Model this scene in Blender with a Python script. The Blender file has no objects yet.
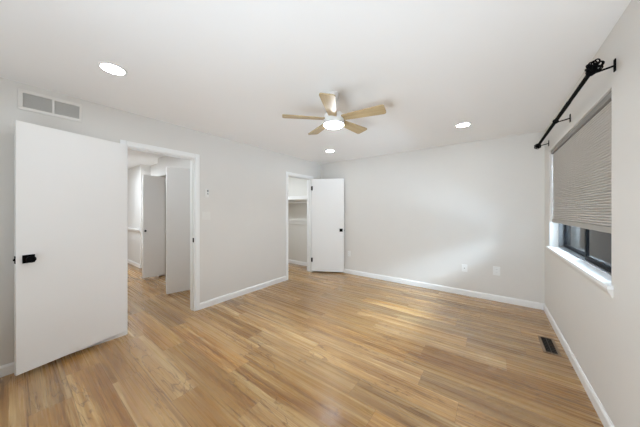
import bpy, bmesh, math, random
from mathutils import Vector, Matrix
random.seed(7)
PI = math.pi
S = bpy.context.scene
C = S.collection

# ------------------------------------------------------------------ camera, world, lights, exposure
YAW, F_PX, CY, CAM_H = 0.64064, 230.58, 210.4, 1.3564
cd = bpy.data.cameras.new('camera'); cam = bpy.data.objects.new('camera', cd); C.objects.link(cam)
cd.sensor_width = 36.0; cd.lens = F_PX * 36.0 / 640.0
cd.shift_y = -(213.5 - CY) / 640.0
cd.clip_start = 0.02
cam.location = (0, 0, CAM_H); cam.rotation_euler = (PI / 2, 0, YAW)
S.camera = cam

w = bpy.data.worlds.new('sky'); S.world = w; w.use_nodes = True
bg = w.node_tree.nodes['Background']
K_WORLD, K_BEHIND, K_FLASH, K_CEILFILL, K_WINDOW, K_GROUND, K_SPOTS, K_FAN, K_HALL, K_HALLB, K_CLOSET = 13.0, 1.5, 19.5, 22.0, 6500.0, 1000.0, 72.0, 205.0, 31.0, 9.0, 15.5
bg.inputs['Color'].default_value = (0.74, 0.87, 1.0, 1); bg.inputs['Strength'].default_value = K_WORLD

def area(name, loc, rot, sx, sy, power, col=(1, 1, 1), shape='RECTANGLE'):
    l = bpy.data.lights.new(name, 'AREA'); l.shape = shape; l.size = sx
    if shape in ('RECTANGLE', 'ELLIPSE'): l.size_y = sy
    l.energy = power; l.color = col
    o = bpy.data.objects.new(name, l); C.objects.link(o); o.location = loc; o.rotation_euler = rot
    return o
# added fill light, unseen behind the camera
COOL = (0.775, 0.90, 1.01)
area('fill_behind', (-1.3, -1.5, 1.35), (math.radians(90), 0, 0), 3.6, 2.2, K_BEHIND, COOL)
# added fill lights beside and behind the camera, thrown up at the ceiling
area('bounce_fill', (-1.3, -0.95, 0.75), (math.radians(150), 0, 0), 1.6, 0.6, K_FLASH, COOL)
def aim(o, p):
    o.rotation_euler = (Vector(p) - o.location).to_track_quat('-Z', 'Y').to_euler()
fl = area('ceiling_fill', (-0.2, -1.1, 0.65), (0, 0, 0), 0.7, 0.7, K_CEILFILL, COOL)
aim(fl, (-0.75, 3.6, 2.75)); fl.data.spread = math.radians(95)
# unseen area lights standing in for open sky and sunlit ground outside the window
gb = area('ground_bounce_fill', (2.7, 3.0, -0.2), (0, 0, 0), 6.0, 1.8, K_GROUND, (0.86, 0.96, 1.06))
aim(gb, (0.6, 3.0, 1.1))
area('window_daylight', (1.6, 1.4, 2.9), (math.radians(90 - 28), 0, math.radians(90)), 6.5, 2.6, K_WINDOW, (0.86, 0.96, 1.06))

S.view_settings.view_transform = 'Standard'; S.view_settings.look = 'None'
S.view_settings.gamma = 1.0; S.view_settings.use_curve_mapping = False
S.view_settings.exposure = 0.0
S.cycles.max_bounces = 12; S.cycles.diffuse_bounces = 8
S.cycles.use_denoising = True
S.cycles.sample_clamp_indirect = 6.0

# ------------------------------------------------------------------ materials
def srgb(r, g, b):
    f = lambda c: (c / 255) / 12.92 if c / 255 <= 0.04045 else ((c / 255 + 0.055) / 1.055) ** 2.4
    return (f(r), f(g), f(b), 1)

class NT:
    def __init__(self, name):
        self.m = bpy.data.materials.new(name); self.m.use_nodes = True
        self.t = self.m.node_tree; self.p = self.t.nodes['Principled BSDF']
    def n(self, typ, **kw):
        x = self.t.nodes.new(typ)
        for k, v in kw.items(): setattr(x, k, v)
        return x
    def l(self, a, b): self.t.links.new(a, b)
    def put(self, sock, v):
        if hasattr(v, 'is_output'): self.l(v, sock)
        else: sock.default_value = v
    def math(self, op, a, b=0.0, c=None):
        x = self.n('ShaderNodeMath', operation=op)
        self.put(x.inputs[0], a); self.put(x.inputs[1], b)
        if c is not None: self.put(x.inputs[2], c)
        return x.outputs[0]
    def mix(self, f, a, b):
        x = self.n('ShaderNodeMix', data_type='RGBA')
        self.put(x.inputs[0], f); self.put(x.inputs[6], a); self.put(x.inputs[7], b)
        return x.outputs[2]
    def comb(self, x, y, z):
        c = self.n('ShaderNodeCombineXYZ')
        for i, v in enumerate((x, y, z)): self.put(c.inputs[i], v)
        return c.outputs[0]
    def noise(self, vec, scale, detail=4, rough=0.55, dist=0.0):
        x = self.n('ShaderNodeTexNoise'); self.l(vec, x.inputs['Vector'])
        x.inputs['Scale'].default_value = scale; x.inputs['Detail'].default_value = detail
        x.inputs['Roughness'].default_value = rough; x.inputs['Distortion'].default_value = dist
        return x.outputs['Fac']
    def ramp(self, f, stops):
        x = self.n('ShaderNodeValToRGB'); self.l(f, x.inputs[0]); e = x.color_ramp.elements
        while len(e) < len(stops): e.new(0.5)
        for i, (p, c) in enumerate(stops): e[i].position = p; e[i].color = c
        return x.outputs[0]
    def maprange(self, v, a, b, c=0.0, d=1.0):
        x = self.n('ShaderNodeMapRange', interpolation_type='SMOOTHSTEP')
        self.put(x.inputs[0], v)
        for i, q in enumerate((a, b, c, d)): x.inputs[i + 1].default_value = q
        return x.outputs[0]
    def pos(self): return self.n('ShaderNodeTexCoord').outputs['Object']
    def bump(self, h, strength, dist=0.002):
        x = self.n('ShaderNodeBump'); self.l(h, x.inputs['Height'])
        x.inputs['Strength'].default_value = strength; x.inputs['Distance'].default_value = dist
        self.l(x.outputs[0], self.p.inputs['Normal'])

def paint(name, col, rough=0.5, bump=0.0, scale=90, spec=0.5, vary=0.02, metal=0.0):
    t = NT(name); p = t.pos()
    n = t.noise(p, 2.3, 3)
    c2 = tuple(min(1, q * (1 + vary)) for q in col[:3]) + (1,); c1 = tuple(q * (1 - vary) for q in col[:3]) + (1,)
    t.l(t.mix(n, c1, c2), t.p.inputs['Base Color'])
    t.p.inputs['Roughness'].default_value = rough; t.p.inputs['Specular IOR Level'].default_value = spec
    t.p.inputs['Metallic'].default_value = metal
    if bump: t.bump(t.noise(p, scale, 3), bump)
    return t.m

def emit(name, col, strength):
    t = NT(name)
    t.p.inputs['Base Color'].default_value = (0.9, 0.9, 0.9, 1)
    t.p.inputs['Emission Color'].default_value = col; t.p.inputs['Emission Strength'].default_value = strength
    return t.m

WALL = paint('wall_paint_greige', srgb(222, 219, 214), 0.55, 0.25, 120, 0.3)
CEIL = paint('ceiling_paint_white', srgb(246, 246, 246), 0.7, 0.15, 140, 0.2, 0.01)
HALL = paint('hall_paint', srgb(226, 224, 220), 0.6, 0.15, 120, 0.3)
CLOS = paint('closet_paint', srgb(222, 219, 212), 0.6, 0.15, 120, 0.3)
TRIM = paint('trim_white_gloss', srgb(240, 240, 239), 0.32, 0, 1, 0.5, 0.008)
DOOR = paint('door_white_semi_gloss', srgb(238, 237, 235), 0.42, 0.08, 60, 0.4, 0.01)
BLACK = paint('matte_black_metal', srgb(8, 8, 9), 0.7, 0, 1, 0.05, 0.05)
BLKFR = paint('black_window_frame', srgb(11, 12, 15), 0.6, 0, 1, 0.12, 0.05)
WPLAS = paint('white_plastic', srgb(236, 236, 234), 0.35, 0, 1, 0.5, 0.01)
GPLAS = paint('grey_plastic', srgb(120, 122, 124), 0.4, 0, 1, 0.5, 0.02)
NICK = paint('brushed_white_metal', srgb(226, 225, 224), 0.35, 0, 1, 0.5, 0.02)
DARKSH = paint('dark_recess_shade', srgb(30, 28, 27), 0.8, 0, 1, 0.1, 0.05)  # dark colour standing in for shade inside duct and slots
VGREY = paint('grille_grey', srgb(216, 214, 210), 0.5, 0, 1, 0.3, 0.03)
VBACK = paint('grille_filter_grey', srgb(205, 203, 198), 0.8, 0.2, 200, 0.1, 0.06)
BRONZ = paint('bronze_metal', srgb(122, 100, 76), 0.42, 0, 1, 0.5, 0.08)
SHELF = paint('shelf_white', srgb(240, 239, 236), 0.4, 0, 1, 0.4, 0.01)
LAMP = emit('led_lens', (0.89, 0.965, 1.03, 1), K_SPOTS)
FANL = emit('fan_light_lens', (0.89, 0.965, 1.03, 1), K_FAN)

def floor_mat():
    t = NT('maple_plank_floor'); p = t.pos()
    sx = t.n('ShaderNodeSeparateXYZ'); t.l(p, sx.inputs[0]); x, y = sx.outputs[0], sx.outputs[1]
    PW, PL = 0.203, 1.22
    yr = t.math('DIVIDE', t.math('ADD', y, 20.03), PW); row = t.math('FLOOR', yr); fv = t.math('FRACT', yr)
    wn = t.n('ShaderNodeTexWhiteNoise', noise_dimensions='1D'); t.l(row, wn.inputs['W'])
    xr = t.math('ADD', t.math('DIVIDE', t.math('ADD', x, 30), PL), t.math('MULTIPLY', wn.outputs[0], 5.0))
    col = t.math('FLOOR', xr); fu = t.math('FRACT', xr)
    w2 = t.n('ShaderNodeTexWhiteNoise', noise_dimensions='2D'); t.l(t.comb(row, col, 0), w2.inputs['Vector'])
    rid = w2.outputs['Value']
    sc = t.n('ShaderNodeSeparateColor'); t.l(w2.outputs['Color'], sc.inputs[0]); r2, r3 = sc.outputs[1], sc.outputs[2]
    off = t.math('MULTIPLY', rid, 53.0)
    # broad figure, heart bands, sharp streaks, veins, fine grain: all drawn out along the plank
    def grain(kx, ky, seed, det=4, rough=0.55, dist=0.0):
        return t.noise(t.comb(t.math('ADD', t.math('MULTIPLY', x, kx), off), t.math('MULTIPLY', y, ky), t.math('ADD', off, seed)), 1.0, det, rough, dist)
    broad = grain(0.9, 9, 0, 4, 0.55, 0.8)
    band = grain(0.5, 20, 3, 3, 0.5, 0.35)
    streak = grain(0.7, 46, 5, 4, 0.6, 0.4)
    fine = grain(4.0, 120, 7, 3, 0.6)
    vein = grain(1.5, 7.5, 9, 3, 0.5, 1.8)
    veinl = t.maprange(t.math('ABSOLUTE', t.math('SUBTRACT', vein, 0.5)), 0.0, 0.028, 1.0, 0.0)
    vmask = t.maprange(grain(1.2, 4, 11, 2), 0.5, 0.6)
    smask = t.maprange(grain(1.0, 3.5, 13, 2), 0.42, 0.6)
    c = t.ramp(broad, [(0.28, srgb(160, 120, 76)), (0.44, srgb(184, 147, 99)), (0.58, srgb(198, 164, 116)), (0.75, srgb(214, 186, 144))])
    c = t.mix(t.maprange(band, 0.56, 0.66, 0, 0.75), c, srgb(226, 203, 166))
    c = t.mix(t.maprange(band, 0.44, 0.33, 0, 0.65), c, srgb(146, 106, 64))
    c = t.mix(t.math('MULTIPLY', t.maprange(streak, 0.56, 0.66, 0, 0.85), smask), c, srgb(112, 76, 44))
    c = t.mix(t.math('MULTIPLY', t.math('MULTIPLY', veinl, vmask), 0.7), c, srgb(112, 76, 44))
    c = t.mix(t.maprange(fine, 0.35, 0.7, 0.0, 0.18), c, srgb(140, 100, 60))
    hs = t.n('ShaderNodeHueSaturation'); t.l(c, hs.inputs['Color'])
    t.put(hs.inputs['Value'], t.maprange(rid, 0, 1, 0.82, 1.12)); t.put(hs.inputs['Saturation'], t.maprange(r2, 0, 1, 0.86, 1.04))
    hs.inputs['Fac'].default_value = 1
    mul = t.n('ShaderNodeMix', data_type='RGBA', blend_type='MULTIPLY'); mul.inputs[0].default_value = 1.0
    t.l(hs.outputs[0], mul.inputs[6]); mul.inputs[7].default_value = (0.82, 0.71, 0.51, 1)
    c = mul.outputs[2]
    e1 = t.math('MINIMUM', fv, t.math('SUBTRACT', 1.0, fv)); e2 = t.math('MINIMUM', fu, t.math('SUBTRACT', 1.0, fu))
    s1 = t.maprange(e1, 0.004, 0.013, 1, 0); s2 = t.maprange(e2, 0.0006, 0.0019, 1, 0)
    seam = t.math('MAXIMUM', s1, s2)
    c = t.mix(t.math('MULTIPLY', seam, 0.55), c, srgb(110, 76, 46))
    t.l(c, t.p.inputs['Base Color'])
    t.p.inputs['Specular IOR Level'].default_value = 0.6
    t.p.inputs['Coat Weight'].default_value = 0.5; t.p.inputs['Coat Roughness'].default_value = 0.2
    t.l(t.maprange(streak, 0.2, 0.8, 0.22, 0.34), t.p.inputs['Roughness'])
    t.bump(t.math('SUBTRACT', t.math('MULTIPLY', fine, 0.2), seam), 0.25, 0.001)
    return t.m
FLOOR = floor_mat()

def wood_mat(name, base, dark, axis=0):
    t = NT(name); p = t.pos()
    sx = t.n('ShaderNodeSeparateXYZ'); t.l(p, sx.inputs[0])
    v = t.comb(t.math('MULTIPLY', sx.outputs[0], 2.0), t.math('MULTIPLY', sx.outputs[1], 34), t.math('MULTIPLY', sx.outputs[2], 20))
    n = t.noise(v, 1.0, 5, 0.6, 0.6)
    t.l(t.mix(t.maprange(n, 0.3, 0.72), base, dark), t.p.inputs['Base Color'])
    t.p.inputs['Roughness'].default_value = 0.45
    return t.m
BLADE = wood_mat('light_oak_blade', srgb(184, 163, 126), srgb(164, 141, 104))

def shade_mat():
    t = NT('grey_cellular_fabric'); p = t.pos()
    n = t.noise(p, 400, 2); c = t.mix(n, srgb(192, 188, 183), srgb(206, 202, 197))
    t.l(c, t.p.inputs['Base Color']); t.p.inputs['Roughness'].default_value = 0.9; t.p.inputs['Specular IOR Level'].default_value = 0.1
    return t.m
FABRIC = shade_mat()
RAILM = paint('shade_rail_grey', srgb(164, 159, 151), 0.5, 0, 1, 0.3, 0.03)

def glass_mat():
    t = NT('window_glass'); nt = t.t
    tr = t.n('ShaderNodeBsdfTransparent'); tr.inputs[0].default_value = (0.84, 0.9, 0.94, 1)
    gl = t.n('ShaderNodeBsdfGlossy'); gl.inputs['Roughness'].default_value = 0.02
    fr = t.n('ShaderNodeFresnel'); fr.inputs['IOR'].default_value = 1.5
    mx = t.n('ShaderNodeMixShader'); t.l(fr.outputs[0], mx.inputs[0]); t.l(tr.outputs[0], mx.inputs[1]); t.l(gl.outputs[0], mx.inputs[2])
    t.l(mx.outputs[0], nt.nodes['Material Output'].inputs[0])
    return t.m
GLASS = glass_mat()
def screen_mat():
    t = NT('insect_screen_mesh'); nt = t.t
    tr = t.n('ShaderNodeBsdfTransparent'); df = t.n('ShaderNodeBsdfDiffuse'); df.inputs[0].default_value = (0.03, 0.032, 0.036, 1)
    mx = t.n('ShaderNodeMixShader'); mx.inputs[0].default_value = 0.3
    t.l(tr.outputs[0], mx.inputs[1]); t.l(df.outputs[0], mx.inputs[2]); t.l(mx.outputs[0], nt.nodes['Material Output'].inputs[0])
    return t.m
SCREEN = screen_mat()
def siding_mat():
    t = NT('pale_lap_siding'); p = t.pos(); sx = t.n('ShaderNodeSeparateXYZ'); t.l(p, sx.inputs[0])
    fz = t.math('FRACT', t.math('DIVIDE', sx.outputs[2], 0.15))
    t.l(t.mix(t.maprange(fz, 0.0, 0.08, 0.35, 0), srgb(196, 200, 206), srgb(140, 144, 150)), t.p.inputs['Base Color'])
    t.p.inputs['Roughness'].default_value = 0.7
    return t.m
SIDING = siding_mat()
GROUND = paint('pale_gravel_ground', srgb(186, 198, 210), 0.9, 0.4, 40, 0.1, 0.12)

# ------------------------------------------------------------------ mesh helpers
def BM(): return bmesh.new()
def box(bm, x0, x1, y0, y1, z0, z1, M=None):
    vs = [bm.verts.new((x, y, z)) for z in (z0, z1) for y in (y0, y1) for x in (x0, x1)]
    for f in ((0, 2, 3, 1), (4, 5, 7, 6), (0, 1, 5, 4), (2, 6, 7, 3), (0, 4, 6, 2), (1, 3, 7, 5)):
        bm.faces.new([vs[i] for i in f])
    if M: bmesh.ops.transform(bm, matrix=M, verts=vs)
    return vs
def lathe(bm, prof, seg=32, M=None, cap=True):
    rings = []
    allv = []
    for r, z in prof:
        ring = [bm.verts.new((r * math.cos(2 * PI * k / seg), r * math.sin(2 * PI * k / seg), z)) for k in range(seg)]
        rings.append(ring); allv += ring
    for a, b in zip(rings, rings[1:]):
        for k in range(seg): bm.faces.new((a[k], a[(k + 1) % seg], b[(k + 1) % seg], b[k]))
    if cap:
        bm.faces.new(list(reversed(rings[0]))); bm.faces.new(rings[-1])
    if M: bmesh.ops.transform(bm, matrix=M, verts=allv)
def tube(bm, pts, r, seg=8, closed=False):
    pts = [Vector(p) for p in pts]; n = len(pts); rings = []
    up = Vector((0.3, 0.2, 0.93)).normalized(); prev = None
    for i, p in enumerate(pts):
        if closed: d = pts[(i + 1) % n] - pts[i - 1]
        else: d = pts[min(i + 1, n - 1)] - pts[max(i - 1, 0)]
        d.normalize()
        a = (prev - d * prev.dot(d)) if prev else (up - d * up.dot(d))
        if a.length < 1e-4: a = d.orthogonal()
        a.normalize(); prev = a; b = d.cross(a)
        rings.append([bm.verts.new(p + r * (a * math.cos(2 * PI * k / seg) + b * math.sin(2 * PI * k / seg))) for k in range(seg)])
    for i in range(n if closed else n - 1):
        A, B = rings[i], rings[(i + 1) % n]
        for k in range(seg): bm.faces.new((A[k], A[(k + 1) % seg], B[(k + 1) % seg], B[k]))
    if not closed:
        bm.faces.new(list(reversed(rings[0]))); bm.faces.new(rings[-1])
def prism(bm, prof, y0, y1, M=None):           # profile of (x, z) swept along y
    a = [bm.verts.new((x, y0, z)) for x, z in prof]; b = [bm.verts.new((x, y1, z)) for x, z in prof]; n = len(prof)
    for k in range(n): bm.faces.new((a[k], a[(k + 1) % n], b[(k + 1) % n], b[k]))
    bm.faces.new(list(reversed(a))); bm.faces.new(b)
    if M: bmesh.ops.transform(bm, matrix=M, verts=a + b)
def obj(name, bm, mat, parent=None, bevel=0.0, smooth=False):
    bmesh.ops.recalc_face_normals(bm, faces=bm.faces)
    me = bpy.data.meshes.new(name); bm.to_mesh(me); bm.free()
    o = bpy.data.objects.new(name, me); C.objects.link(o); me.materials.append(mat)
    if parent: o.parent = parent
    if smooth:
        for f in me.polygons: f.use_smooth = True
        e = o.modifiers.new('edges', 'EDGE_SPLIT'); e.split_angle = math.radians(35)
    if bevel:
        b = o.modifiers.new('bevel', 'BEVEL'); b.width = bevel; b.segments = 2; b.limit_method = 'ANGLE'
    return o
def tag(o, label, cat, group=None, kind=None):
    o['label'] = label; o['category'] = cat
    if group: o['group'] = group
    if kind: o['kind'] = kind
    return o
def empty(name, loc, label, cat, rz=0.0, group=None, kind=None):
    o = bpy.data.objects.new(name, None); C.objects.link(o); o.location = loc; o.rotation_euler = (0, 0, rz)
    o.empty_display_size = 0.1
    return tag(o, label, cat, group, kind)
def struct(name, bm, mat, label, cat, bevel=0.0):
    return tag(obj(name, bm, mat, None, bevel), label, cat, None, 'structure')
def copy_tree(o, parent=None):
    c = o.copy(); C.objects.link(c)
    if parent: c.parent = parent
    for ch in list(o.children): copy_tree(ch, c)
    return c

# ------------------------------------------------------------------ room shell
XL, XR, YB, H = -3.211, 0.577, 4.349, 2.44
YN = -1.6                                        # the room runs on behind the camera
WT = 0.115
XO = XL - WT                                     # hall side of the left wall
D1a, D1b, DH1 = 0.755, 1.487, 2.062              # doorway to the hall
D2a, D2b, DH2 = 3.248, 3.985, 2.055              # doorway to the closet
WYa, WYb, WZa, WZb = 2.161, 4.022, 0.885, 2.098  # window opening
XW = XR + 0.16
CX0 = -5.3                                       # closet's far side
CYw = 4.315
HX0 = -8.6
HY = 1.825                                       # hall wall with the bifold closet
HYs = 0.35

b = BM(); box(b, HX0 - 0.1, XW, YN, YB + 0.1, -0.1, 0)
struct('floor', b, FLOOR, 'light maple plank floor with brown grain streaks', 'floor')
b = BM(); box(b, HX0 - 0.1, XW, YN, YB + 0.1, H, H + 0.1)
struct('ceiling', b, CEIL, 'flat white painted ceiling', 'ceiling')
b = BM()
box(b, XO, XL, YN, D1a, 0, H); box(b, XO, XL, D1a, D1b, DH1, H); box(b, XO, XL, D1b, D2a, 0, H)
box(b, XO, XL, D2a, D2b, DH2, H); box(b, XO, XL, D2b, YB + 0.1, 0, H)
struct('wall_left', b, WALL, 'long pale greige wall with two doorways', 'wall')
b = BM(); box(b, XL, XW, YB, YB + 0.1, 0, H)
struct('wall_back', b, WALL, 'pale greige far wall with low outlets', 'wall')
b = BM()
box(b, XR, XW, YN, WYa, 0, H); box(b, XR, XW, WYb, YB, 0, H); box(b, XR, XW, WYa, WYb, 0, WZa); box(b, XR, XW, WYa, WYb, WZb, H)
struct('wall_right', b, WALL, 'pale greige wall holding the shaded window', 'wall')

b = BM(); box(b, XL, XR, YN - 0.1, YN, 0, H)
struct('wall_near', b, WALL, 'pale greige wall behind the camera', 'wall')
b = BM(); box(b, HX0 - 0.1, XO, YB, YB + 0.1, 0, H); box(b, HX0 - 0.1, HX0, 2.6, YB, 0, H)
struct('wall_outer', b, WALL, 'outer wall beyond the closet', 'wall')

# baseboards: a profiled board with a rounded top
BH, BT = 0.088, 0.014
def base_prof(s=1): return [(0, 0), (s * BT, 0), (s * BT, BH - 0.018), (s * BT * 0.72, BH - 0.008), (s * BT * 0.35, BH), (0, BH)]
CW = 0.056                                       # casing width
b = BM()
prism(b, base_prof(), YN, D1a - CW, Matrix.Translation((XL, 0, 0)))
prism(b, base_prof(), D1b + CW, D2a - CW, Matrix.Translation((XL, 0, 0)))
prism(b, base_prof(), D2b + CW, YB - BT, Matrix.Translation((XL, 0, 0)))
struct('baseboard_left', b, TRIM, 'white baseboard along the wall with two doorways', 'baseboard')
b = BM(); prism(b, base_prof(), 0, XR - XL, Matrix.Translation((XL, YB, 0)) @ Matrix.Rotation(-PI / 2, 4, 'Z'))
struct('baseboard_back', b, TRIM, 'white baseboard along the far wall', 'baseboard')
b = BM(); prism(b, base_prof(-1), YN, YB - BT, Matrix.Translation((XR, 0, 0)))
struct('baseboard_right', b, TRIM, 'white baseboard below the window', 'baseboard')

# door frames: casing on the bedroom face, jamb boards, stop
def doorframe(n, a, c, hh, label):
    t = 0.016; b = BM()
    prism(b, [(0, 0), (t, 0), (t, 0.0), (t, hh + CW), (0, hh + CW)], a - CW, a, Matrix.Translation((XL, 0, 0)))
    prism(b, [(0, 0), (t, 0), (t, hh + CW), (0, hh + CW)], c, c + CW, Matrix.Translation((XL, 0, 0)))
    box(b, XL, XL + t, a, c, hh, hh + CW)
    r = empty('trim_%d' % n, (XL, (a + c) / 2, 0), label, 'door frame', 0, None, 'structure')
    o = obj('casing', b, TRIM, r, 0.004); o.matrix_parent_inverse = r.matrix_basis.inverted()
    b = BM(); j = 0.012
    box(b, XO - 0.002, XL + 0.004, a, a + j, 0, hh); box(b, XO - 0.002, XL + 0.004, c - j, c, 0, hh); box(b, XO - 0.002, XL + 0.004, a + j, c - j, hh - j, hh)
    s0 = XL - 0.075
    box(b, s0, s0 + 0.03, a + j, a + j + 0.009, 0, hh - j); box(b, s0, s0 + 0.03, c - j - 0.009, c - j, 0, hh - j)
    box(b, s0, s0 + 0.03, a + j + 0.009, c - j - 0.009, hh - j - 0.009, hh - j)
    o = obj('jamb', b, TRIM, r); o.matrix_parent_inverse = r.matrix_basis.inverted()
    return r
f1 = doorframe(1, D1a, D1b, DH1, 'white casing around the open doorway to the hall')
f2 = doorframe(2, D2a, D2b, DH2, 'white casing around the narrow closet doorway in the corner')
def strike(r, x, y, z, sgn):
    b = BM(); y0, y1 = sorted((y, y + sgn * 0.003))
    box(b, x - 0.017, x + 0.017, y0, y1, z - 0.03, z + 0.03)
    o = obj('strike_plate', b, BLACK, r, 0.001); o.matrix_parent_inverse = r.matrix_basis.inverted()
    o['label'] = 'black strike plate'
strike(f1, XL - 0.022, D1b - 0.012, 0.955, -1)
strike(f2, XL - 0.03, D2a + 0.012, 0.945, 1)

# ------------------------------------------------------------------ swing doors
def hinge_bm(z):
    b = BM(); lathe(b, [(0.007, z - 0.045), (0.007, z + 0.045)], 12)
    box(b, -0.004, 0.03, -0.002, 0.002, z - 0.045, z + 0.045)
    return b
def knob_set(root, x, yf, z, sgn, lever):
    """square rosette and knob (or a short lever pointing back along -x) on the face at yf facing sgn*y"""
    b = BM()
    y0, y1 = sorted((yf, yf + sgn * 0.009)); box(b, x - 0.033, x + 0.033, y0, y1, z - 0.033, z + 0.033)
    k = obj('handle', b, BLACK, root, 0.002); k['label'] = 'black door handle'
    b = BM()
    M = Matrix.Translation((x, yf + sgn * 0.009, z)) @ Matrix.Rotation(-sgn * PI / 2, 4, 'X')
    lathe(b, [(0.011, 0), (0.011, 0.022), (0.02, 0.027), (0.026, 0.036), (0.027, 0.05), (0.022, 0.056), (0.008, 0.058)], 24, M)
    obj('knob', b, BLACK, k, 0, True)
    return k
def swing_door(name, hinge, free, wid, z0, z1, label, side, hz, kz=0.94, hy=0.039):
    dx, dy = free[0] - hinge[0], free[1] - hinge[1]; rz = math.atan2(dy, dx)
    r = empty(name, (hinge[0], hinge[1], 0), label, 'door', rz, None, 'structure')
    # local: x from hinge to free edge, the seen face at y = 0 and the slab behind it (side*thickness)
    T = 0.035; y0, y1 = sorted((0, side * T))
    b = BM(); box(b, 0.002, wid, y0, y1, z0, z1)
    obj('slab', b, DOOR, r, 0.002)
    for z in hz:
        o = obj('hinge', hinge_bm(z), BLACK, r); o.location = (-0.004, side * hy, 0); o['label'] = 'black hinge'
    knob_set(r, wid - 0.064, 0, kz, -side, False)
    knob_set(r, wid - 0.064, side * T, kz, side, False)
    b = BM(); box(b, wid - 0.001, wid + 0.002, side * T / 2 - 0.012, side * T / 2 + 0.012, kz - 0.03, kz + 0.03)
    box(b, wid, wid + 0.01, side * T / 2 - 0.006, side * T / 2 + 0.006, kz - 0.008, kz + 0.008)
    o = obj('latch', b, BLACK, r, 0.001); o['label'] = 'black latch plate on the door edge'
    return r
# door 1: hinged at the near jamb of the hall doorway, folded back almost onto the wall
swing_door('door_1', (-3.19, 0.757), (-3.02, 0.026), 0.752, 0.045, 2.072,
           'white flush door swung open against the left wall, with black knob', -1, (0.25, 1.1, 1.85), 0.962)
# door 2: closet door, opened towards the far wall
swing_door('door_2', (-3.172, 3.945), (-2.553, 4.292), 0.71, 0.024, 2.046,
           'white closet door standing open in the far corner, with black hinges', 1, (0.275, 1.84), 0.93, -0.004)

# ------------------------------------------------------------------ closet beyond the second doorway
b = BM(); box(b, CX0, XO, CYw, YB, 0, H); box(b, CX0 - 0.1, CX0, 2.6, YB, 0, H); box(b, CX0, XO, 2.5, 2.6, 0, H)
struct('wall_closet', b, CLOS, 'inner walls of the closet seen through the corner doorway', 'wall')
b = BM(); prism(b, base_prof(), 0, XO - CX0, Matrix.Translation((CX0, CYw, 0)) @ Matrix.Rotation(-PI / 2, 4, 'Z'))
struct('baseboard_closet', b, TRIM, 'white baseboard inside the closet', 'baseboard')
r = empty('closet_shelf', (-4.3, CYw, 1.60), 'white closet shelf with deep front board above a hanging rod', 'shelf')
def P(o, r): o.matrix_parent_inverse = r.matrix_basis.inverted(); return o
b = BM(); box(b, CX0, XO, 3.99, CYw, 1.665, 1.685); P(obj('board', b, SHELF, r, 0.002), r)
b = BM(); box(b, CX0, XO, 3.97, 3.99, 1.605, 1.69); P(obj('front_board', b, SHELF, r, 0.002), r)
b = BM(); box(b, CX0, XO, CYw - 0.018, CYw, 1.575, 1.665); P(obj('cleat', b, SHELF, r, 0.002), r)
b = BM(); tube(b, [(CX0, 4.05, 1.545), (XO, 4.05, 1.545)], 0.016, 14); 
tag(obj('closet_rod', b, SHELF, None, 0, True), 'white hanging rod just under the closet shelf', 'rod')
b = BM(); box(b, CX0, XO, CYw - 0.018, CYw, 1.0, 1.115)
tag(obj('closet_cleat', b, paint('cleat_paint', srgb(216, 213, 206), 0.5, 0, 1, 0.3), None, 0.002), 'pale horizontal board halfway up the closet wall', 'board')

# ------------------------------------------------------------------ hall beyond the first doorway
b = BM()
BX0, BX1, BHh = -5.505, -4.035, 2.06
box(b, -5.56, BX0, HY, HY + 0.11, 0, H); box(b, BX0, BX1, HY, HY + 0.11, BHh, H); box(b, BX1, XO, HY, HY + 0.11, 0, H)
box(b, -5.56, BX0, HY + 0.11, 2.5, 0, H); box(b, BX0, XO, 2.42, 2.5, 0, H); box(b, BX1 + 0.1, BX1 + 0.2, HY + 0.11, 2.42, 0, H)
struct('wall_hall', b, HALL, 'white hall wall with an open bifold closet', 'wall')
b = BM(); box(b, HX0, -6.62, HY, HY + 0.11, 0, H); box(b, -6.62, -5.56, HY + 0.2, HY + 0.3, 0, H); box(b, -6.72, -6.62, HY + 0.11, HY + 0.3, 0, H); box(b, HX0 - 0.1, HX0, HYs, HY + 0.11, 0, H)
struct('wall_hall_end', b, HALL, 'white wall with chair rail at the far end of the hall', 'wall')
b = BM(); box(b, HX0, XO, HYs - 0.1, HYs, 0, H)
struct('wall_hall_near', b, HALL, 'hall wall opposite the bifold closet', 'wall')
b = BM(); prism(b, [(0, 0.85), (0.02, 0.86), (0.02, 0.885), (0.05, 0.89), (0.05, 0.91), (0, 0.91)], 0, -6.62 - HX0, Matrix.Translation((HX0, HY, 0)) @ Matrix.Rotation(-PI / 2, 4, 'Z'))
struct('trim_3', b, TRIM, 'white chair rail on the far hall wall', 'rail')
b = BM(); prism(b, base_prof(), 0, -6.62 - HX0, Matrix.Translation((HX0, HY, 0)) @ Matrix.Rotation(-PI / 2, 4, 'Z'))
struct('baseboard_hall', b, TRIM, 'white baseboard at the far end of the hall', 'baseboard')

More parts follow.
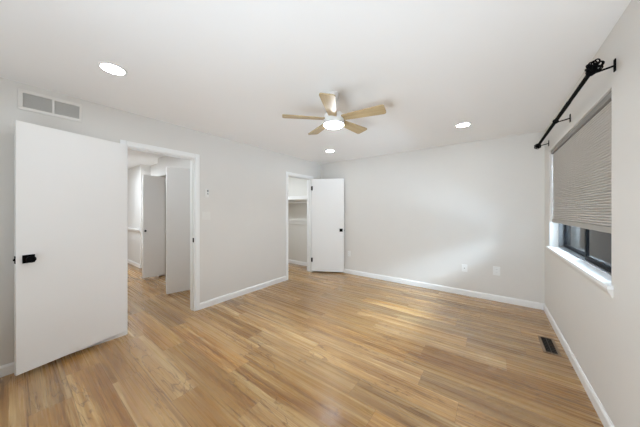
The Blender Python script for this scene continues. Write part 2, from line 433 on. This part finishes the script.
def bifold(name, x, y, ang, label, knob_z, wleaf=0.345):
    """a folded pair of leaves standing out of the hall wall at x; the leaf facing the bedroom carries the knob"""
    r = empty(name, (x, y, 0), label, 'door', ang, None, 'structure')
    T = 0.032
    b = BM(); box(b, 0, T, -wleaf, 0, 0.03, 2.05); obj('leaf', b, DOOR, r, 0.002)
    b = BM(); box(b, -T - 0.008, -0.008, -wleaf, -0.02, 0.03, 2.05); obj('leaf', b, DOOR, r, 0.002)
    for z in (0.25, 1.03, 1.83):
        b = BM(); lathe(b, [(0.006, z - 0.035), (0.006, z + 0.035)], 10, Matrix.Translation((-0.004, -wleaf - 0.003, 0)))
        obj('hinge', b, WPLAS, r)
    if knob_z:
        b = BM(); lathe(b, [(0.009, 0), (0.009, 0.014), (0.019, 0.022), (0.02, 0.03), (0.013, 0.036)], 18,
                        Matrix.Translation((T, -wleaf + 0.03, knob_z)) @ Matrix.Rotation(PI / 2, 4, 'Y'))
        o = obj('knob', b, BLACK, r, 0, True); o['label'] = 'black knob'
    return r
bifold('door_3', -5.462, HY + 0.085, math.radians(-4), 'folded white closet door farther down the hall, with small black knob', 0.955, 0.365)
bifold('door_4', -4.075, HY - 0.01, math.radians(-14), 'folded white closet door in the hall nearest the doorway', None, 0.345)

# ------------------------------------------------------------------ window
win = empty('window_1', (XW, (WYa + WYb) / 2, WZa), 'black framed sliding window below a grey shade', 'window', 0, None, 'structure')
def PW(name, b, m, bev=0.0, par=win, lab=None):
    o = obj(name, b, m, win, bev); o.matrix_parent_inverse = win.matrix_basis.inverted()
    if lab: o['label'] = lab
    return o
SZ = 0.907                                        # top of the stool
b = BM(); x0, x1 = 0.655, XW
box(b, x0, x1, WYa, WYb, SZ, SZ + 0.012); box(b, x0, x1, WYa, WYb, WZb - 0.018, WZb)
box(b, x0, x1, WYa, WYa + 0.018, SZ + 0.012, WZb - 0.018); box(b, x0, x1, WYb - 0.018, WYb, SZ + 0.012, WZb - 0.018)
PW('window_frame', b, GPLAS, 0.002, lab='grey outer frame')
def sash(xa, xb, ya, yb, za, zb, wa, wb, wd=0.034):
    b = BM()
    box(b, xa, xb, ya, ya + wa, za, zb); box(b, xa, xb, yb - wb, yb, za, zb)
    box(b, xa, xb, ya + wa, yb - wb, za, za + wd); box(b, xa, xb, ya + wa, yb - wb, zb - wd, zb)
    PW('sash', b, BLKFR, 0.002, lab='black sash')
    b = BM(); m = (xa + xb) / 2; box(b, m - 0.002, m + 0.002, ya + wa, yb - wb, za + wd, zb - wd); PW('pane', b, GLASS)
ym = 3.05
sash(0.665, 0.69, WYa + 0.018, ym + 0.02, SZ + 0.012, WZb - 0.018, 0.034, 0.036)
sash(0.695, 0.72, ym - 0.005, WYb - 0.018, SZ + 0.012, WZb - 0.018, 0.014, 0.034)
b = BM(); box(b, 0.727, 0.728, WYa + 0.018, ym, SZ + 0.012, WZb - 0.018); PW('insect_screen', b, SCREEN)
b = BM()
box(b, XR - 0.027, 0.655, WYa + 0.0005, WYb - 0.0005, WZa, SZ); box(b, XR - 0.027, XR, 2.128, WYa + 0.0005, WZa, SZ); box(b, XR - 0.027, XR, WYb - 0.0005, 4.07, WZa, SZ)
struct('trim_4', b, TRIM, 'white window sill with a projecting nose', 'window sill', 0.002)
b = BM(); prism(b, [(0, 0.885), (-0.023, 0.885), (-0.021, 0.868), (-0.011, 0.852), (-0.007, 0.836), (0, 0.836)], 2.135, 4.06, Matrix.Translation((XR, 0, 0)))
struct('trim_5', b, WALL, 'narrow moulding under the window sill', 'moulding')

# shade
sh = empty('cellular_shade', (0.61, (WYa + WYb) / 2, 1.21), 'grey pleated cellular shade pulled three quarters down the window', 'window shade')
ya, yb = WYa + 0.008, WYb - 0.012
b = BM(); box(b, 0.588, 0.634, ya, yb, 2.052, WZb - 0.002); P(obj('head_rail', b, paint('head_rail_grey', srgb(138, 135, 130), 0.5, 0, 1, 0.3), sh, 0.004), sh)
b = BM(); zt, zb_, n = 2.052, 1.252, 42
pf = []; pk = []
for i in range(n + 1):
    z = zt + (zb_ - zt) * i / n
    pf.append((0.6165, z)); pk.append((0.6205, z))
    if i < n:                                      # each cell bulges, with a tight crease between cells
        dz = (zb_ - zt) / n
        for fr, bx in ((0.16, 0.0055), (0.34, 0.0085), (0.5, 0.0095), (0.66, 0.0085), (0.84, 0.0055)):
            pf.append((0.6115 - bx, z + dz * fr)); pk.append((0.6225 + bx * 0.8, z + dz * fr))
prism(b, pf + pk[::-1], ya + 0.006, yb - 0.004); P(obj('pleated_fabric', b, FABRIC, sh), sh)
b = BM(); box(b, 0.597, 0.631, ya + 0.003, yb - 0.002, 1.21, 1.252); P(obj('bottom_rail', b, RAILM, sh, 0.004), sh)

# outside: another wing of the house and pale ground, seen through the low gap
b = BM(); box(b, XW + 0.01, 16, -8, 20, -0.9, -0.8)
struct('ground', b, GROUND, 'pale ground outside the window', 'ground')
b = BM(); box(b, 5.2, 6.2, 4, 17, -0.8, 3.2)
struct('wall_outside', b, SIDING, 'pale siding of the building outside the window', 'wall')

# ------------------------------------------------------------------ curtain rod
RX, RZ = 0.480, 2.196
cr = empty('curtain_rod', (RX, 3.06, RZ), 'black curtain rod on three wall brackets above the window', 'curtain rod')
b = BM(); tube(b, [(RX, 2.085, RZ), (RX, 4.085, RZ)], 0.0125, 16); P(obj('rod', b, BLACK, cr, 0, True), cr)
b = BM(); tube(b, [(RX, 2.6, RZ), (RX, 4.06, RZ)], 0.0145, 16); P(obj('rod_sleeve', b, BLACK, cr, 0, True), cr)
for y in (2.104, 3.062, 4.053):
    b = BM(); box(b, XR - 0.006, XR, y - 0.011, y + 0.011, RZ - 0.03, RZ + 0.042)
    k = P(obj('bracket', b, BLACK, cr, 0.002), cr)
    b = BM(); tube(b, [(XR - 0.004, y, RZ + 0.004), (RX + 0.02, y, RZ - 0.01), (RX, y, RZ - 0.022)], 0.0055, 10)
    ring = [(RX + 0.0165 * math.cos(a), y, RZ + 0.0165 * math.sin(a)) for a in [2 * PI * i / 20 for i in range(20)]]
    tube(b, ring, 0.005, 8, True)
    obj('arm', b, BLACK, k, 0, True)
def finial(y0, s):
    b = BM()
    M = Matrix.Translation((RX, y0, RZ)) @ Matrix.Rotation(-s * PI / 2, 4, 'X')   # local z runs outwards along the rod
    lathe(b, [(0.016, -0.01), (0.021, 0.0), (0.021, 0.016), (0.013, 0.024), (0.016, 0.034), (0.009, 0.045), (0.006, 0.07)], 20, M)
    M = M @ Matrix.Scale(0.68, 4)
    for ring_, (n_, oz, osz, lift) in enumerate(((6, 0.03, 0.017, 0.030), (6, 0.058, 0.020, 0.033), (5, 0.092, 0.021, 0.026))):
        for k in range(n_):                       # three tiers of curled wire petals round the stem
            a = 2 * PI * (k + 0.5 * ring_) / n_; pts = []
            cx_, cy_ = math.cos(a), math.sin(a)
            for i in range(18):
                t_ = 2 * PI * i / 18
                rr = lift + osz * math.cos(t_) * 0.9; side_ = osz * math.sin(t_)
                pts.append(M @ Vector((rr * cx_ - side_ * cy_ * 0.85, rr * cy_ + side_ * cx_ * 0.85, oz + 0.6 * (rr - lift) + 0.35 * side_)))
            tube(b, pts, 0.0036, 7, True)
    tube(b, [M @ Vector((0.003 * math.cos(i), 0.003 * math.sin(i), 0.06 + 0.045 * i / 5)) for i in range(6)], 0.005, 8)
    lathe(b, [(0.004, 0.1), (0.012, 0.108), (0.014, 0.118), (0.008, 0.128), (0.002, 0.13)], 16, M)
    P(obj('finial', b, BLACK, cr, 0, True), cr)
finial(2.085, -1); finial(4.085, 1)

# ------------------------------------------------------------------ ceiling fan
FX, FY, FZ = -1.184, 1.801, 2.207
fan = empty('ceiling_fan', (FX, FY, H), 'white ceiling fan with five light wood blades and a lit round lamp', 'ceiling fan')
fan_ang, FR = 6.4444, 0.473
z = lambda v: v - H
b = BM(); lathe(b, [(0.052, 0), (0.052, -0.012), (0.046, -0.04), (0.034, -0.07), (0.03, -0.08)][::-1], 40); obj('canopy', b, NICK, fan, 0, True)
b = BM(); lathe(b, [(0.027, z(2.265)), (0.027, -0.07)], 24); obj('downrod', b, NICK, fan, 0, True)
b = BM(); lathe(b, [(0.0915, z(2.152)), (0.099, z(2.155)), (0.1, z(2.18)), (0.094, z(2.19)), (0.094, z(2.235)), (0.08, z(2.255)), (0.04, z(2.27))], 48); obj('motor_housing', b, NICK, fan, 0, True)
b = BM(); lathe(b, [(0.02, z(2.128)), (0.05, z(2.132)), (0.075, z(2.140)), (0.091, z(2.152)), (0.091, z(2.158))], 48)
lamp = obj('lamp_lens', b, FANL, fan, 0, True); lamp['label'] = 'glowing white lamp lens'
def blade_bm():
    b = BM(); prof = []
    r0, r1 = 0.088, FR
    w0, w1 = 0.036, 0.062; n = 10
    up = [(r0, w0)]
    for i in range(1, n + 1): 
        s = i / n; up.append((r0 + (r1 - 0.022 - r0) * s, w0 + (w1 - w0) * (s ** 0.75)))
    for i in range(1, 7):
        a = PI / 2 - PI / 2 * i / 6; up.append((r1 - 0.022 + 0.022 * math.cos(a), w1 - 0.022 + 0.022 * math.sin(a)))
    out = up + [(x, -y) for x, y in reversed(up)]
    t = 0.005
    A = [b.verts.new((x, y, t)) for x, y in out]; B = [b.verts.new((x, y, -t)) for x, y in out]; m = len(out)
    for k in range(m): b.faces.new((A[k], A[(k + 1) % m], B[(k + 1) % m], B[k]))
    b.faces.new(A); b.faces.new(list(reversed(B)))
    return b
for k in range(5):
    o = obj('blade', blade_bm(), BLADE, fan)
    o.location = (0, 0, z(FZ)); o.rotation_euler = (math.radians(-11), 0, fan_ang + k * 2 * PI / 5)
    o['label'] = 'light wood fan blade'

# ------------------------------------------------------------------ recessed lights
def recessed(x, y, label):
    r = empty('recessed_light', (x, y, H), label, 'ceiling light', 0, 'recessed ceiling lights')
    b = BM(); seg = 48
    pr = [(0.069, -0.003), (0.075, -0.006), (0.088, -0.005), (0.09, 0.0)]
    lathe(b, pr, seg, None, False); obj('trim_ring', b, WPLAS, r, 0, True)
    b = BM(); lathe(b, [(0.01, -0.0035), (0.0695, -0.0035), (0.0695, 0.0)], seg); obj('lens', b, LAMP, r)['label'] = 'glowing white lens'
    return r
recessed(-2.328, 0.468, 'lit round ceiling light above the big open door, largest of the three')
recessed(-0.294, 3.43, 'lit round ceiling light near the far wall on the window side')
recessed(-2.368, 3.481, 'lit round ceiling light just below the fan, near the closet corner')

# ------------------------------------------------------------------ wall fittings
# return-air grille high on the left wall
vy0, vy1, vz0, vz1 = 0.036, 0.412, 2.214, 2.388
v = empty('air_grille', (XL, (vy0 + vy1) / 2, vz0), 'white framed two panel air return grille high above the open door', 'vent')
b = BM(); e, t = 0.026, 0.012
box(b, XL, XL + t, vy0, vy1, vz0, vz0 + e); box(b, XL, XL + t, vy0, vy1, vz1 - e, vz1)
box(b, XL, XL + t, vy0, vy0 + e, vz0 + e, vz1 - e); box(b, XL, XL + t, vy1 - e * 0.6, vy1, vz0 + e, vz1 - e)
m = (vy0 + vy1) / 2 + 0.008; box(b, XL, XL + t, m - 0.008, m + 0.008, vz0 + e, vz1 - e)
P(obj('grille_frame', b, paint('grille_frame_paint', srgb(228, 225, 220), 0.45, 0, 1, 0.4), v, 0.002), v)
b = BM(); box(b, XL + 0.0005, XL + 0.002, vy0 + e, vy1 - e * 0.6, vz0 + e, vz1 - e); P(obj('filter', b, VBACK, v), v)
for q0, q1 in ((vy0 + e, m - 0.008), (m + 0.008, vy1 - e * 0.6)):
    b = BM(); nl = 13
    for i in range(nl):
        zc = vz0 + e + (vz1 - vz0 - 2 * e) * (i + 0.5) / nl
        prism(b, [(0.002, zc + 0.002), (0.009, zc - 0.004), (0.0098, zc - 0.003), (0.0028, zc + 0.003)], q0, q1, Matrix.Translation((XL, 0, 0)))
    P(obj('louvre_panel', b, VGREY, v), v)

# fan remote in its wall holder, switch plate
yk, zk = 1.642, 1.60
k = empty('wall_remote', (XL, yk, zk - 0.055), 'small white remote with grey screen in a holder beside the hall doorway', 'remote control')
b = BM(); box(b, XL, XL + 0.012, yk - 0.026, yk + 0.026, zk - 0.06, zk + 0.055); P(obj('holder', b, WPLAS, k, 0.003), k)
b = BM(); box(b, XL + 0.012, XL + 0.022, yk - 0.021, yk + 0.021, zk - 0.05, zk + 0.052); h = P(obj('remote_body', b, WPLAS, k, 0.003), k)
b = BM(); box(b, XL + 0.022, XL + 0.0235, yk - 0.002, yk + 0.017, zk + 0.012, zk + 0.045)
o = P(obj('screen', b, GPLAS, k), k)
b = BM(); box(b, XL + 0.022, XL + 0.0235, yk - 0.002, yk + 0.016, zk - 0.02, zk - 0.004); P(obj('button', b, GPLAS, k), k)
ys, zs = 1.637, 1.282
k = empty('light_switch', (XL, ys, zs - 0.057), 'white double rocker switch plate below the wall remote', 'light switch')
b = BM(); box(b, XL, XL + 0.005, ys - 0.058, ys + 0.058, zs - 0.057, zs + 0.057); P(obj('plate', b, paint('switch_plastic', srgb(226, 224, 219), 0.4, 0, 1, 0.4), k, 0.002), k)
for d in (-0.023, 0.023):
    b = BM(); prism(b, [(0.005, zs - 0.033), (0.010, zs - 0.033), (0.006, zs + 0.033), (0.005, zs + 0.033)], ys + d - 0.016, ys + d + 0.016, Matrix.Translation((XL, 0, 0)))
    P(obj('rocker', b, bpy.data.materials['switch_plastic'], k, 0.0006), k)

# outlets on the far wall
def outlet(x, z0, wd, hh, kind, label, cat):
    r = empty('wall_outlet' if kind != 'coax' else 'cable_jack', (x, YB, z0), label, cat)
    b = BM(); box(b, -wd / 2, wd / 2, -0.006, 0, 0, hh); obj('plate', b, WPLAS, r, 0.002)
    if kind == 'coax':
        b = BM(); lathe(b, [(0.0075, 0), (0.0075, 0.004), (0.005, 0.004), (0.005, 0.013)], 12, Matrix.Translation((0, -0.006, hh / 2)) @ Matrix.Rotation(PI / 2, 4, 'X'))
        obj('connector', b, GPLAS, r)['label'] = 'grey metal cable connector'
    else:
        for zz in (hh / 2 - 0.0195, hh / 2 + 0.0195):
            b = BM(); box(b, -0.0165, 0.0165, -0.0085, -0.006, zz - 0.014, zz + 0.014); s_ = obj('receptacle', b, WPLAS, r, 0.002)
            b = BM(); box(b, -0.0075, -0.0055, -0.009, -0.0083, zz - 0.002, zz + 0.007); box(b, 0.0055, 0.0075, -0.009, -0.0083, zz - 0.002, zz + 0.007); obj('slots', b, DARKSH, s_)
    return r
outlet(-0.352, 0.375, 0.074, 0.116, 'coax', 'white cable jack plate on the far wall, with a dark centre', 'cable jack')
outlet(0.055, 0.385, 0.085, 0.13, 'duplex', 'larger white outlet plate on the far wall nearest the window corner', 'outlet')
outlet(-2.46, 0.37, 0.07, 0.115, 'duplex', 'small white outlet on the far wall beside the open closet door', 'outlet')

# floor register
r = empty('floor_register', (0.458, 3.232, 0), 'brown metal floor register with dark slots near the window wall', 'floor vent')
hw, hl = 0.062, 0.182
b = BM(); e = 0.021
box(b, -hw, hw, -hl, -hl + e, 0, 0.005); box(b, -hw, hw, hl - e, hl, 0, 0.005); box(b, -hw, -hw + e, -hl + e, hl - e, 0, 0.005); box(b, hw - e, hw, -hl + e, hl - e, 0, 0.005)
obj('register_frame', b, BRONZ, r, 0.0015)
b = BM(); box(b, -hw + e, hw - e, -hl + e, hl - e, 0.0003, 0.0012); obj('duct_shade', b, DARKSH, r)['label'] = 'dark sheet for the shaded duct opening'  # flat sheet, the duct's shade is in its colour
b = BM()
for i in range(9):
    y = -hl + e + (2 * hl - 2 * e) * (i + 0.5) / 9; box(b, -hw + e, hw - e, y - 0.003, y + 0.003, 0.0012, 0.004)
box(b, -0.003, 0.003, -hl + e, hl - e, 0.0012, 0.0042)
obj('louvre', b, paint('dark_bronze_louvre', srgb(52, 44, 36), 0.45, 0, 1, 0.5, 0.05), r)

# lamps of the neighbouring spaces (out of sight; the near hall one is added fill)
area('hall_ceiling_lamp', (-6.3, 1.0, 2.40), (0, 0, 0), 0.25, 0.25, K_HALL, (0.86, 0.95, 1.05), 'DISK')
area('hall_near_fill', (-4.1, 0.95, 2.40), (0, 0, 0), 0.25, 0.25, K_HALLB, (0.86, 0.95, 1.05), 'DISK')
area('closet_ceiling_lamp', (-4.2, 3.32, 2.41), (0, 0, 0), 0.25, 0.25, K_CLOSET, (0.86, 0.95, 1.05), 'DISK')
